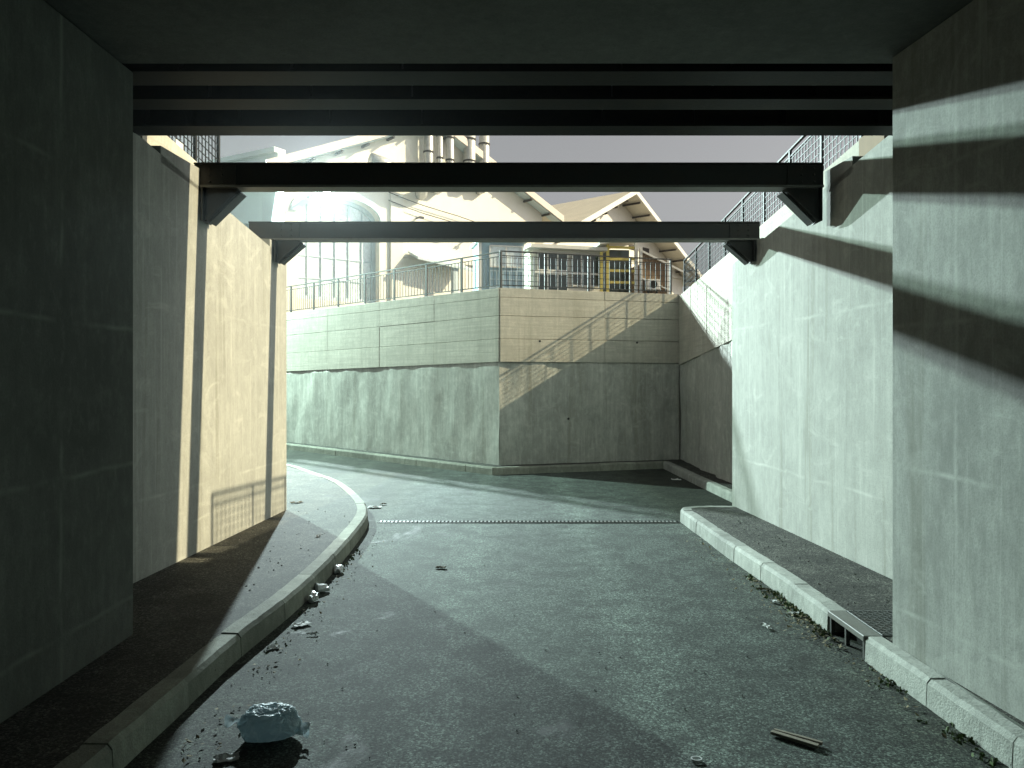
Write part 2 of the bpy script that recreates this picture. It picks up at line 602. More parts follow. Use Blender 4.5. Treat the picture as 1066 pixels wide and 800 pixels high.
# ------------------------------------------------------------------ underpass
w = thing('abutment_wall', 'concrete abutment wall with shade put into its colour, filling the left foreground of the underpass', 'wall', (-3.7, 3, 0))
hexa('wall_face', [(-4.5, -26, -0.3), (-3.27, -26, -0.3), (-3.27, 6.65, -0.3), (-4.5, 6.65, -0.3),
                   (-4.5, -26, 5.06), (-3.27, -26, 5.06), (-3.27, 6.65, 5.06), (-4.5, 6.65, 5.06)], 'shade_wall', w, 0.02)
w = thing('abutment_wall', 'pale teal lit concrete abutment wall at the right edge with beam shadows', 'wall', (3.6, 3, 0))
prism('wall_face', [(3.15, 6.36), (4.7, 6.36), (4.7, -26), (3.85, -26), (3.50, 2.6)], -0.3, 5.06, 'wall', w)
tag(box('sky_blocking_wall', -4.6, 4.8, -27, -26.2, -0.3, 5.2, 'wall'), 'added concrete wall behind the viewer keeping sky light out of the underpass', 'wall')  # unseen wall, added to shut sky light out of the underpass

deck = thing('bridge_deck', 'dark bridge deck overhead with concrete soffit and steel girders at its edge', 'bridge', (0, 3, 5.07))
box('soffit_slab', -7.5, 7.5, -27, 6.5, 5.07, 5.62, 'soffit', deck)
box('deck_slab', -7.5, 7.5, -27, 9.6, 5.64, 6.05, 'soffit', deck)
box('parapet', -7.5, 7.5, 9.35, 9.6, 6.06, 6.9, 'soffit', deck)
for y0, y1 in ((6.68, 7.0), (7.34, 7.63), (8.12, 8.44)):
    bm = bmesh.new()
    ym = (y0 + y1) / 2
    add_box(bm, -4.55, 4.55, y0, y1, 5.075, 5.10)
    add_box(bm, -4.55, 4.55, ym - 0.02, ym + 0.02, 5.10, 5.60)
    add_box(bm, -4.55, 4.55, y0, y1, 5.60, 5.635)
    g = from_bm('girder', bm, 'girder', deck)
    for k in range(9):
        x = -3.9 + k * 0.975
        box('stiffener', x - 0.012, x + 0.012, y0 + 0.03, ym - 0.021, 5.102, 5.598, 'girder', g)

# ------------------------------------------------------------------ walls along the ramp
lw = thing('ramp_wall', 'sunlit cream concrete wall on the left side of the ramp', 'wall', (-4.1, 10, 0))
bm = bmesh.new()
ys = [6.7, 8.4, 12.95]
inn = [(left_in(y), y) for y in ys]
add_prism(bm, [(inn[0][0], ys[0]), (inn[1][0], ys[1]), (inn[2][0], ys[2]), (-4.5, 12.95), (-4.5, 8.4), (-4.5, 6.7)], -0.3, lambda x, y: wall_top(y))
from_bm('wall_face', bm, 'ramp_wall', lw)
box('wing_wall', -30, -4.51, 12.6, 12.95, -0.3, 4.38, 'ramp_wall', lw)
hexa('bearing_block', [(-4.48, 8.85, 4.9), (left_in(8.85), 8.85, 4.9), (left_in(9.9), 9.9, 4.8), (-4.48, 9.9, 4.8),
                       (-4.48, 8.85, 5.09), (left_in(8.85), 8.85, 5.09), (left_in(9.9), 9.9, 5.09), (-4.48, 9.9, 5.09)], 'ramp_wall', lw)
hexa('bearing_block', [(-4.48, 12.2, 4.4), (left_in(12.2), 12.2, 4.4), (left_in(12.9), 12.9, 4.3), (-4.48, 12.9, 4.3),
                       (-4.48, 12.2, 4.625), (left_in(12.2), 12.2, 4.625), (left_in(12.9), 12.9, 4.625), (-4.48, 12.9, 4.625)], 'ramp_wall', lw)

rw = thing('ramp_wall', 'pale concrete wall on the right of the ramp crossed by slanting shadows', 'wall', (4.2, 10, 0))
bm = bmesh.new()
ys = [6.4, 8.4, 13.4]
add_prism(bm, [(right_in(6.4), 6.4), (right_in(8.4), 8.4), (right_in(13.4), 13.4), (4.6, 13.4), (4.6, 8.4), (4.6, 6.4)], -0.3,
          lambda x, y: wall_top(y) + 0.06)
from_bm('wall_face', bm, 'ramp_wall', rw)
hexa('bearing_block', [(right_in(9.3), 9.3, 4.9), (4.58, 9.3, 4.9), (4.58, 10.0, 4.8), (right_in(10.0), 10.0, 4.8),
                       (right_in(9.3), 9.3, 5.10), (4.58, 9.3, 5.10), (4.58, 10.0, 5.10), (right_in(10.0), 10.0, 5.10)], 'ramp_wall', rw)
hexa('bearing_block', [(right_in(12.1), 12.1, 4.4), (4.58, 12.1, 4.4), (4.58, 12.8, 4.4), (right_in(12.8), 12.8, 4.4),
                       (right_in(12.1), 12.1, 4.625), (4.58, 12.1, 4.625), (4.58, 12.8, 4.625), (right_in(12.8), 12.8, 4.625)], 'ramp_wall', rw)

# outer retaining walls above and behind
ow = thing('retaining_wall', 'white topped retaining wall carrying the railing along the right bank', 'wall', (4.8, 15, 0))
bm = bmesh.new()
add_prism(bm, [(OUT_X, 10.3), (OUT_X + 0.35, 10.3), (OUT_X + 0.35, RCORN[1] + 0.3), (OUT_X, RCORN[1] + 0.3)],
          lambda x, y: 3.30 - (y - 15.5) * 0.085, lambda x, y: outer_top(y))
from_bm('upper_wall', bm, 'panel', ow)
box('end_pier', OUT_X + 0.0, OUT_X + 0.36, 9.6, 10.295, -0.2, 5.62, 'brown', ow)
lo = thing('retaining_wall', 'pale plinth wall under the railing at top left beside the bridge', 'wall', (-4.7, 11, 0))
bm = bmesh.new()
add_prism(bm, [(-4.55, 9.46), (-4.55, 12.4), (-4.9, 12.4), (-4.9, 9.46)], -0.3, lambda x, y: outer_top(y))
from_bm('upper_wall', bm, 'panel', lo)


def rough_face(name, a, b, z_base, top0, top1, parent, amp=0.05, step=0.12, thick=0.25, seed=0.0):
    """Lumpy sprayed-concrete wall between plan points a and b, viewer on the right of a->b."""
    fr, L = frame_between(a, b)
    nu, nv = max(2, int(L / step)), 26
    bm = bmesh.new()
    g = []
    for j in range(nv + 1):
        row = []
        for i in range(nu + 1):
            tt = L * i / nu
            top = top0 + (top1 - top0) * i / nu
            z = z_base + (top - z_base) * j / nv
            q = fr.p(tt, z)
            o = noise.fractal((q.x * 1.3 + seed, q.y * 1.3, z * 0.55), 0.9, 2.0, 4) * amp
            o += noise.noise((q.x * 5 + seed, q.y * 5, z * 1.2)) * amp * 0.45
            dz = noise.noise((tt * 3.0, seed, 2.0)) * 0.03 if j == nv else 0.0
            p = fr.p(tt, z + dz, o)
            row.append(bm.verts.new(p))
        g.append(row)
    for j in range(nv):
        for i in range(nu):
            bm.faces.new([g[j][i], g[j][i + 1], g[j + 1][i + 1], g[j + 1][i]])
    back_t = [bm.verts.new(fr.p(L * i / nu, top0 + (top1 - top0) * i / nu - 0.03, -thick)) for i in range(nu + 1)]
    for i in range(nu):
        bm.faces.new([g[nv][i], g[nv][i + 1], back_t[i + 1], back_t[i]])
    return from_bm(name, bm, 'rough', parent, smooth=True)


rough_face('lower_wall', (OUT_X + 0.04, RCORN[1] + 0.2), (OUT_X + 0.04, 10.3), 0.0, 2.86, 3.78, ow, amp=0.06, seed=3.0)

bw = thing('retaining_wall', 'two tier concrete retaining wall facing the underpass beneath the railing', 'wall', (2.2, 20.6, 0))
FR_R, LEN_R = frame_between(CORNER, RCORN)
FR_L, LEN_L = frame_between(LFAR, CORNER)
courses = [(2.85, 3.44), (3.45, 4.04), (4.05, 4.52), (4.53, 4.76)]


def panels(fr, t_marks, sag, parent):
    for k, (z0, z1) in enumerate(courses):
        for a, b in zip(t_marks, t_marks[1:]):
            s0, s1 = sag(a), sag(b)
            jit = random.uniform(-0.006, 0.006)
            e = 0.003
            lo0 = z0 + (s0 if k == 0 else s0 * (1 - k / 4.0))
            lo1 = z0 + (s1 if k == 0 else s1 * (1 - k / 4.0))
            hi0 = z1 + s0 * (1 - (k + 1) / 4.0)
            hi1 = z1 + s1 * (1 - (k + 1) / 4.0)
            p = fr.p
            o0, o1 = -0.10, 0.03 + jit + (0.01 if k == 0 else 0)
            hexa('panel', [p(a + e, lo0, o1), p(b - e, lo1, o1), p(b - e, lo1, o0), p(a + e, lo0, o0),
                           p(a + e, hi0, o1), p(b - e, hi1, o1), p(b - e, hi1, o0), p(a + e, hi0, o0)], 'panel', parent, 0.005)


FR_R.box('core', 0.02, LEN_R + 0.3, 0.0, 4.74, -0.35, -0.101, 'panel', bw)
panels(FR_R, [0.012, 2.95, LEN_R], lambda t: 0.0, bw)
rough_face('lower_wall', CORNER, RCORN, 0.0, 2.85, 2.85, bw, amp=0.05, seed=11.0)
for tt, zz in ((1.1, 3.40), (3.9, 3.40), (1.9, 1.35)):
    q = FR_R.p(tt, zz, 0.03)
    tube('tie_hole', [q, q + FR_R.n * 0.012], 0.03, 'dark', bw, 8)

bl = thing('retaining_wall', 'long two tier concrete retaining wall curving away left behind the ramp', 'wall', (-8, 27.5, 0))
sagf = lambda t: -0.016 * (LEN_L - t)
FR_L.box('core', 0, LEN_L - 0.02, 0.0, 4.74, -0.35, -0.101, 'panel', bl)
marks = [LEN_L + 0.012]
while marks[-1] > 20:
    marks.append(marks[-1] - random.choice([2.6, 2.9, 3.2]))
marks = marks[::-1]
panels(FR_L, marks, sagf, bl)
rough_face('lower_wall', FR_L.p(18, 0)[:2], CORNER, 0.0, 2.85 + sagf(18), 2.85, bl, amp=0.026, seed=5.0, step=0.14)


# ------------------------------------------------------------------ cross beams
def cross_beam(label, x0, x1, y0, y1, z0, z1, hx0, hx1, hw, hh):
    b = thing('cross_beam', label, 'beam', ((x0 + x1) / 2, (y0 + y1) / 2, z0), 'steel struts across the ramp')
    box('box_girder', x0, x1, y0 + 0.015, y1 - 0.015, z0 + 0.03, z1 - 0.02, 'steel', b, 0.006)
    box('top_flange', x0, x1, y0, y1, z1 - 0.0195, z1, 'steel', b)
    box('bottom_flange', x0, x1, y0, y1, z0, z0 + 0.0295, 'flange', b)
    for s, hx in ((1, hx0), (-1, hx1)):
        bm = bmesh.new()
        ym0, ym1 = y0 + 0.05, y1 - 0.05
        tri = [(hx, z0 - 0.002), (hx + s * hw, z0 - 0.002), (hx + s * 0.05, z0 - hh), (hx, z0 - hh)]
        a = [bm.verts.new((x, ym0, z)) for x, z in tri]
        c = [bm.verts.new((x, ym1, z)) for x, z in tri]
        bm.faces.new(a)
        bm.faces.new(c[::-1])
        for i in range(4):
            bm.faces.new([a[i], c[i], c[(i + 1) % 4], a[(i + 1) % 4]])
        g = from_bm('haunch_bracket', bm, 'steel', b)
        up = Vector((s * hh, 0, hw)).normalized()
        bm = bmesh.new()
        p, q = Vector((hx + s * (hw + 0.02), (y0 + y1) / 2, z0 - 0.03)), Vector((hx + s * 0.06, (y0 + y1) / 2, z0 - hh - 0.02))
        add_bar(bm, p, q, y1 - y0 + 0.04, 0.025, Vector((-s * hh, 0, hw)))
        add_bar(bm, p + Vector((s * 0.03, 0, -0.028)), q + Vector((s * 0.03, 0, -0.028)), y1 - y0 - 0.05, 0.02, Vector((-s * hh, 0, hw)))
        from_bm('haunch_flange', bm, 'steel', g)
        box('end_plate', hx + s * 0.002, hx + s * 0.022, y0 - 0.02, y1 + 0.02, z0 - hh - 0.03, z0 - 0.004, 'steel', b)
        xs = hx + s * (hw - 0.02)
        box('stiffener', min(xs, xs + s * 0.015), max(xs, xs + s * 0.015), y0 + 0.001, y0 + 0.0145, z0 + 0.031, z1 - 0.021, 'steel', b)
        for zz in (0.07, 0.16, 0.24):
            for dx in (0.10, 0.26):
                q = Vector((hx + s * dx, y0 + 0.014, z0 + zz))
                tube('bolt', [q, q + Vector((0, -0.012, 0))], 0.014, 'steel', b, 6)
    return b


cross_beam('thick dark steel beam across the ramp, nearest of the two struts', -4.06, 3.98, 9.80, 10.06, 4.85, 5.165,
           left_in(9.95) + 0.02, right_in(9.95) - 0.12, 0.44, 0.40)
cross_beam('thinner dark steel beam across the ramp behind the nearer strut', -4.22, 3.97, 12.30, 12.54, 4.63, 4.925,
           left_in(12.4) + 0.03, right_in(12.4) - 0.02, 0.40, 0.32)


# ------------------------------------------------------------------ pavements and kerbs
def offset_poly(pts, d):
    out = []
    for i, p in enumerate(pts):
        a = Vector(pts[max(i - 1, 0)])
        b = Vector(pts[min(i + 1, len(pts) - 1)])
        v = (b - a).normalized()
        out.append((p[0] - v.y * d, p[1] + v.x * d))
    return out


def resample(pts, step):
    pts = [Vector(p) for p in pts]
    out = [pts[0]]
    acc = 0.0
    for a, b in zip(pts, pts[1:]):
        L = (b - a).length
        pos = step - acc
        while pos <= L:
            out.append(a.lerp(b, pos / L))
            pos += step
        acc = L - (pos - step)
    return [tuple(p) for p in out]


def smooth_line(pts, n=6):
    out = []
    P = [Vector(p) for p in pts]
    for i in range(len(P) - 1):
        p0, p1, p2, p3 = P[max(i - 1, 0)], P[i], P[i + 1], P[min(i + 2, len(P) - 1)]
        for k in range(n):
            t = k / n
            out.append(tuple(0.5 * ((2 * p1) + (p2 - p0) * t + (2 * p0 - 5 * p1 + 4 * p2 - p3) * t * t + (3 * p1 - p0 - 3 * p2 + p3) * t ** 3)))
    out.append(tuple(P[-1]))
    return out


def chip(p, o, z):
    """worn and knocked-off arris of a kerb stone"""
    if z < 0.1 or o > 0.1:
        return 0.0
    n = noise.noise((p[0] * 7.3, p[1] * 7.3, 4.0))
    return max(0.0, n - 0.22) * 0.10


def kerb_run(line, side, parent, mat, step=0.95, width=0.19, gap=0.007, top=SW, skip=None):
    """line = road-side edge; side = +1 when the pavement lies left of the direction of travel."""
    sub = 10
    total = sum((Vector(b) - Vector(a)).length for a, b in zip(line, line[1:]))
    step = total / max(1, round(total / step)) * 0.99999
    fine = resample(line, step / sub)
    for k in range(0, len(fine) - 1, sub):
        seg = fine[k:k + sub + 1]
        if len(seg) < 2:
            continue
        a = list(seg)
        v0 = (Vector(a[1]) - Vector(a[0])).normalized() * gap / 2
        v1 = (Vector(a[-1]) - Vector(a[-2])).normalized() * gap / 2
        a[0] = tuple(Vector(a[0]) + v0)
        a[-1] = tuple(Vector(a[-1]) - v1)
        jz = random.uniform(-0.006, 0.006)
        jo = random.uniform(-0.006, 0.006)
        prof = [(0.0 + jo, -0.1), (0.012 + jo, top - 0.03 + jz), (0.04 + jo, top + 0.006 + jz), (width, top + 0.006 + jz), (width, -0.1)]
        bm = bmesh.new()
        rings = []
        for i in range(len(a)):
            p0 = Vector(a[max(i - 1, 0)])
            p1 = Vector(a[min(i + 1, len(a) - 1)])
            v = (p1 - p0).normalized()
            nrm = Vector((-v.y, v.x)) * side
            rings.append([bm.verts.new((a[i][0] + nrm.x * o, a[i][1] + nrm.y * o, z + noise.noise((a[i][0] * 6, a[i][1] * 6, z)) * 0.007)) for o, z in prof])
        for r0, r1 in zip(rings, rings[1:]):
            for i in range(len(prof)):
                j = (i + 1) % len(prof)
                bm.faces.new([r0[i], r0[j], r1[j], r1[i]])
        bm.faces.new(rings[0])
        bm.faces.new(rings[-1][::-1])
        from_bm('kerb_stone', bm, mat, parent)


# left pavement
l_edge = smooth_line([(-2.45, -25.5), (-2.45, -10), (-2.44, 2), (-2.40, 4.5), (-2.37, 5.4), (-2.33, 6.6), (-2.24, 7.75), (-2.20, 9.2),
                      (-2.26, 11.2), (-2.36, 12.6), (-2.60, 13.7), (-3.06, 15.04), (-3.71, 16.6), (-4.65, 18.2), (-5.85, 20.0), (-8.0, 22.4), (-12, 26.4), (-20, 34)])
inner = offset_poly(l_edge, 0.18)
poly = inner + [(-40, 34), (-40, 13.0), (-3.95, 13.0), (-4.2, 8.3), (-4.2, 6.72), (-3.4, 6.6), (-3.4, -25.5)]
bm = bmesh.new()
vsx = [bm.verts.new((x, y, SW)) for x, y in poly]
bm.faces.new(vsx)
bmesh.ops.triangulate(bm, faces=bm.faces)
lp = from_bm('left_pavement', bm, 'walk')
tag(lp, kind='structure')
kerb_run(l_edge, 1, lp, 'kerb_old', step=1.0)

# right pavement
r_edge = [(3.26, -25.5), (3.17, 1.0), (3.06, 4.78), (3.00, 6.6), (2.98, 8.5), (2.90, 10.24), (2.84, 12.6)]
r_edge = smooth_line(r_edge + [(2.835, 12.95), (2.90, 13.18), (3.08, 13.30), (3.5, 13.36), (4.4, 13.40)], 6)
inner = offset_poly(r_edge, -0.18)
bm = bmesh.new()
vsx = [bm.verts.new((x, y, SW)) for x, y in inner[:-4] + [(4.3, 13.2), (4.3, 6.45), (3.6, 6.3), (3.9, 0), (3.9, -25.5)]]
bm.faces.new(vsx)
bmesh.ops.triangulate(bm, faces=bm.faces)
rp = from_bm('right_pavement', bm, 'walk')
tag(rp, kind='structure')
GY0, GY1 = 6.55, 7.30
def edge_x(y):
    for a, b in zip(r_edge, r_edge[1:]):
        if a[1] <= y <= b[1]:
            return a[0] + (b[0] - a[0]) * (y - a[1]) / (b[1] - a[1])


kerb_run([(edge_x(GY0), GY0)] + [p for p in r_edge[::-1] if p[1] < GY0 - 0.02], 1, rp, 'kerb', step=0.92, width=0.15)
kerb_run([(edge_x(GY1), GY1)] + [p for p in r_edge if p[1] > GY1 + 0.02], -1, rp, 'kerb', step=0.92)


# back pavement strips with their kerbs
bp = prism('back_pavement', [FR_L.p(10, 0, 0.45)[:2], (CORNER[0] - 0.115, CORNER[1] - 0.47), (4.24, 20.78), (4.37, 13.5), (4.6, 13.5),
                             (OUT_X + 0.2, RCORN[1]), (CORNER[0], CORNER[1] + 0.2), FR_L.p(10, 0, -0.2)[:2]], -0.1, SW - 0.03, 'walk')
tag(bp, kind='structure')
bis = (FR_L.n + FR_R.n).normalized()
kc = Vector((CORNER[0], CORNER[1], 0)) + bis * (0.61 / bis.dot(FR_R.n))
kerb_run([FR_L.p(12, 0, 0.61)[:2], (kc.x, kc.y)], 1, bp, 'kerb_old', step=1.0, width=0.17, top=SW - 0.02)
kerb_run([(kc.x, kc.y), FR_R.p(LEN_R - 0.62, 0, 0.58)[:2]], 1, bp, 'kerb_old', step=1.0, width=0.17, top=SW - 0.02)
kerb_run([(4.05, 20.68), (4.18, 17), (4.33, 13.6)], 1, bp, 'kerb', step=1.0, width=0.17, top=SW - 0.02)

# ------------------------------------------------------------------ drains
td = thing('trench_drain', 'thin slotted trench drain running across the road', 'drain', (0.3, 12.9, 0))
box('frame_edge', -2.25, 2.80, 12.815, 12.835, -0.05, 0.014, 'iron', td)
box('frame_edge', -2.25, 2.80, 12.965, 12.985, -0.05, 0.014, 'iron', td)
box('channel', -2.25, 2.80, 12.836, 12.964, -0.05, -0.03, 'dark', td)
bm = bmesh.new()
x = -2.22
while x < 2.78:
    add_box(bm, x, x + 0.032, 12.836, 12.964, -0.02, 0.012)
    x += 0.065
tag(from_bm('grate', bm, 'grate_iron', td), kind='stuff')

gd = thing('storm_drain', 'kerb gully with chequered iron cover in the right pavement', 'drain', (3.15, 6.95, 0))
xk = edge_x
pts = []
for z in (0.155, SW + 0.008):
    pts += [(xk(GY0), GY0 + 0.01, z), (3.16, GY0 + 0.01, z), (3.16, GY1 - 0.01, z), (xk(GY1), GY1 - 0.01, z)]
hexa('inlet_lintel', pts, 'flange', gd, 0.006)
for yy in (GY0 + 0.03, (GY0 + GY1) / 2, GY1 - 0.06):
    box('inlet_bar', xk(yy) + 0.015, xk(yy) + 0.05, yy, yy + 0.03, 0.0, 0.155, 'iron', gd)
box('inlet_back', 3.16, 3.19, GY0, GY1, -0.1, 0.15, 'dark', gd)
cover = box('cover', 3.165, 3.60, GY0 + 0.02, GY1 - 0.02, SW - 0.02, SW + 0.012, 'iron', gd, 0.004)
bm = bmesh.new()
for i in range(9):
    for j in range(15):
        cx, cy = 3.19 + i * 0.046, GY0 + 0.05 + j * 0.046
        add_bar(bm, (cx - 0.014, cy - 0.014 * (-1) ** (i + j), SW + 0.0145), (cx + 0.014, cy + 0.014 * (-1) ** (i + j), SW + 0.0145), 0.012, 0.005)
tag(from_bm('chequer_ribs', bm, 'iron', cover), kind='stuff')


# ------------------------------------------------------------------ railings
def railing(label, fr_pts, posts_t, height, spacing, parent_loc, base, wires=0, post_w=0.07):
    """fr_pts = (a, b) plan ends; base(t) = height of the wall top."""
    fr, L = frame_between(*fr_pts)
    root = thing('railing', label, 'railing', parent_loc, 'railings along the upper street')
    for t in posts_t:
        bm = bmesh.new()
        z = base(t)
        add_hexa(bm, [fr.p(t - post_w / 2, z - 0.05, 0.02), fr.p(t + post_w / 2, z - 0.05, 0.02), fr.p(t + post_w / 2, z - 0.05, -0.02), fr.p(t - post_w / 2, z - 0.05, -0.02),
                      fr.p(t - post_w / 2, z + height, 0.02), fr.p(t + post_w / 2, z + height, 0.02), fr.p(t + post_w / 2, z + height, -0.02), fr.p(t - post_w / 2, z + height, -0.02)])
        from_bm('post', bm, 'rail', root)
        fr.box('base_plate', t - 0.07, t + 0.07, z - 0.005, z + 0.012, -0.06, 0.06, 'rail', root)
    t0, t1 = posts_t[0], posts_t[-1]
    for zz, w_, h_ in ((height - 0.015, 0.05, 0.03), (0.10, 0.03, 0.025), (height - 0.13, 0.025, 0.02)):
        bar('rail', fr.p(t0, base(t0) + zz), fr.p(t1, base(t1) + zz), w_, 'rail', root, h_)
    for k in range(wires):
        zz = 0.22 + k * (height - 0.40) / max(1, wires - 1)
        bar('mesh_wire', fr.p(t0, base(t0) + zz), fr.p(t1, base(t1) + zz), 0.012, 'rail', root, 0.012)
    bm = bmesh.new()
    add_box(bm, -0.009, 0.009, -0.006, 0.006, 0.10, height - 0.135)
    me = bpy.data.meshes.new('baluster')
    bm.to_mesh(me)
    bm.free()
    me.materials.append(M['rail'])
    ang = math.atan2(fr.d.y, fr.d.x)
    for a, b in zip(posts_t, posts_t[1:]):
        n = max(1, round((b - a) / spacing))
        for i in range(1, n):
            t = a + (b - a) * i / n
            o = bpy.data.objects.new('baluster', me)
            COL.objects.link(o)
            o.parent = root
            o.location = fr.p(t, base(t)) - root.location
            o.rotation_euler = (0, 0, ang)
    return root


railing('dark bar railing along the long left retaining wall', (FR_L.p(0, 0, -0.12)[:2], FR_L.p(LEN_L, 0, -0.12)[:2]),
        [LEN_L - 0.07 - 1.52 * k for k in range(13)][::-1], 0.98, 0.14, (-6, 25, 4.75), lambda t: 4.755)
railing('dark mesh railing above the back wall facing the underpass', (FR_R.p(0, 0, -0.12)[:2], FR_R.p(LEN_R, 0, -0.12)[:2]),
        [0.07 + 1.235 * k for k in range(5)], 1.0, 0.15, (2.2, 20.5, 4.75), lambda t: 4.755, wires=5, post_w=0.05)
railing('dark mesh railing stepping up along the right retaining wall', ((OUT_X + 0.15, 10.5), (OUT_X + 0.15, 21.5)),
        [0.05 + 1.355 * k for k in range(9)], 1.0, 0.13, (OUT_X + 0.15, 15, 5.2), lambda t: outer_top(10.5 + t), wires=6, post_w=0.06)
lr = railing('short dark railing at top left above the pale plinth', ((-4.7, 9.55), (-4.7, 12.35)),
             [0.05, 0.95, 1.85, 2.75], 1.0, 0.13, (-4.7, 11, 5.5), lambda t: outer_top(9.55 + t), wires=6, post_w=0.06)
box('white_plate', -4.655, -4.645, 10.62, 10.86, 5.62, 5.72, 'white', lr)


# ------------------------------------------------------------------ buildings
def arch(t0, t1, z0, zs, rise, n=14):
    pts = [(t0, z0), (t1, z0), (t1, zs)]
    for k in range(1, n):
        a = math.pi * k / n
        pts.append(((t0 + t1) / 2 + (t1 - t0) / 2 * math.cos(a), zs + rise * math.sin(a) ** 0.9))
    pts.append((t0, zs))
    return pts


def window(fr, parent, t0, t1, z0, z1, cols, rows, depth, glass='glass', frame='frame', fw=0.07, name='window'):
    w_ = fr.box(name, t0, t1, z0, z1, -depth - 0.06, -depth - 0.02, glass, parent)
    for i in range(cols + 1):
        t = t0 + (t1 - t0) * i / cols
        fr.box('mullion', t - fw / 2, t + fw / 2, z0, z1, -depth - 0.019, -depth + 0.03, frame, w_)
    for j in range(rows + 1):
        z = z0 + (z1 - z0) * j / rows
        fr.box('transom', t0, t1, z - fw / 2, z + fw / 2, -depth - 0.0185, -depth + 0.02, frame, w_)
    return w_


def gable_roof(fr, parent, t0, tm, t1, ze, zp, over, back, thick=0.22, mat='roof'):
    out = []
    for (ta, tb, za, zb) in ((t0, tm, ze, zp), (tm, t1, zp, ze)):
        p = fr.p
        o = hexa('roof_slope', [p(ta, za, over), p(tb, zb, over), p(tb, zb, -back), p(ta, za, -back),
                                p(ta, za + thick, over), p(tb, zb + thick, over), p(tb, zb + thick, -back), p(ta, za + thick, -back)], mat, parent)
        out.append(o)
    return out


G = 4.70
# --- big gabled hall
FA = Frame(-8.9, 30.0, R(40))
A = thing('gabled_hall', 'large cream gabled industrial hall with arched window at left behind the railing', 'building', tuple(FA.p(6.8, G)))
WA, EA, PA = 13.6, 10.75, 13.75
win = arch(0.55, 4.25, 5.6, 9.05, 0.85)
door = [(8.6, G), (10.2, G), (10.2, 7.2), (8.6, 7.2)]
FA.plate('wall', [(0, G - 0.2), (WA, G - 0.2), (WA, EA), (WA / 2, PA), (0, EA)], [win], -0.55, 0.0, 'plaster', A)
FA.box('side_wall', WA - 0.5, WA, G - 0.2, EA - 0.1, -24, -0.56, 'plaster2', A)
FA.box('side_wall', 0.0, 0.5, G - 0.2, EA - 0.1, -24, -0.56, 'blue_wall', A)
for rs in gable_roof(FA, A, -0.9, WA / 2, WA + 0.9, EA - 0.36, PA + 0.02, 0.55, 24):
    pass
for s, (ta, tb, za, zb) in enumerate(((-0.95, WA / 2, EA - 0.42, PA - 0.02), (WA / 2, WA + 0.95, PA - 0.02, EA - 0.42))):
    p = FA.p
    hexa('fascia_board', [p(ta, za, 0.61), p(tb, zb, 0.61), p(tb, zb, 0.555), p(ta, za, 0.555),
                          p(ta, za + 0.34, 0.61), p(tb, zb + 0.34, 0.61), p(tb, zb + 0.34, 0.555), p(ta, za + 0.34, 0.555)], 'fascia', A)
    hexa('eaves_lining', [p(ta, za - 0.03, 0.54), p(tb, zb - 0.03, 0.54), p(tb, zb - 0.03, 0.02), p(ta, za - 0.03, 0.02),
                          p(ta, za + 0.03, 0.54), p(tb, zb + 0.03, 0.54), p(tb, zb + 0.03, 0.02), p(ta, za + 0.03, 0.02)], 'soffit_blue', A)
    for k in range(6):
        u = (k + 0.6) / 6.4
        t_, z_ = ta + (tb - ta) * u, za + (zb - za) * u
        bar('purlin', p(t_, z_ - 0.12, 0.60), p(t_, z_ - 0.12, 0.01), 0.08, 'timber', A, 0.09)
# glazed arch: panes clipped to the arch by a reveal ring
gl = FA.plate('window', arch(0.5, 4.3, 5.55, 9.08, 0.9), [], -0.50, -0.44, 'glass', A)
ar_o, ar_i = arch(0.551, 4.249, 5.601, 9.049, 0.848), arch(0.72, 4.08, 5.78, 9.0, 0.72)
FA.plate('window_frame', ar_o, [ar_i], -0.435, -0.34, 'frame', gl)
for k in range(1, 6):
    t_ = 0.55 + 3.7 * k / 6
    ztop = 9.05 + 0.80 * math.sqrt(max(0, 1 - ((t_ - 2.4) / 1.85) ** 2)) ** 0.9
    FA.box('mullion', t_ - 0.03, t_ + 0.03, 5.7, ztop - 0.06, -0.434, -0.38, 'frame', gl)
for z_ in (6.5, 7.4, 8.3, 9.1):
    FA.box('transom', 0.6, 4.2, z_ - 0.025, z_ + 0.025, -0.433, -0.40, 'frame', gl)
tr_o, tr_i = arch(0.25, 4.55, 9.0, 9.06, 1.12), arch(0.56, 4.24, 8.9, 9.05, 0.85)
# moulded arch band
bm = bmesh.new()
oo, ii = [], []
for k in range(17):
    a = math.pi * k / 16
    oo.append((2.4 + 2.15 * math.cos(a), 9.05 + 1.14 * math.sin(a) ** 0.9))
    ii.append((2.4 + 1.86 * math.cos(a), 9.05 + 0.86 * math.sin(a) ** 0.9))
for k in range(16):
    q = [oo[k], oo[k + 1], ii[k + 1], ii[k]]
    add_hexa(bm, [FA.p(a, b, 0.002) for a, b in q] + [FA.p(a, b, 0.09) for a, b in q])
from_bm('arch_band', bm, 'soffit_blue', A)
FA.box('pilaster', 4.75, 5.35, G, 10.4, 0.002, 0.12, 'plaster2', A)
FA.box('string_course', 5.36, WA, 7.7, 7.85, 0.002, 0.1, 'plaster2', A)
window(FA, A, 10.9, 12.7, 5.6, 7.3, 3, 3, -0.07, 'glass')
for tt, zz in ((6.1, 9.5), (6.9, 9.25), (7.7, 9.05), (8.8, 8.9)):
    bar('wall_bracket', FA.p(tt, zz, 0.0), FA.p(tt, zz, 0.38), 0.06, 'timber', A)
    bar('bracket_lamp', FA.p(tt - 0.12, zz - 0.03, 0.40), FA.p(tt + 0.12, zz - 0.03, 0.40), 0.09, 'timber', A)
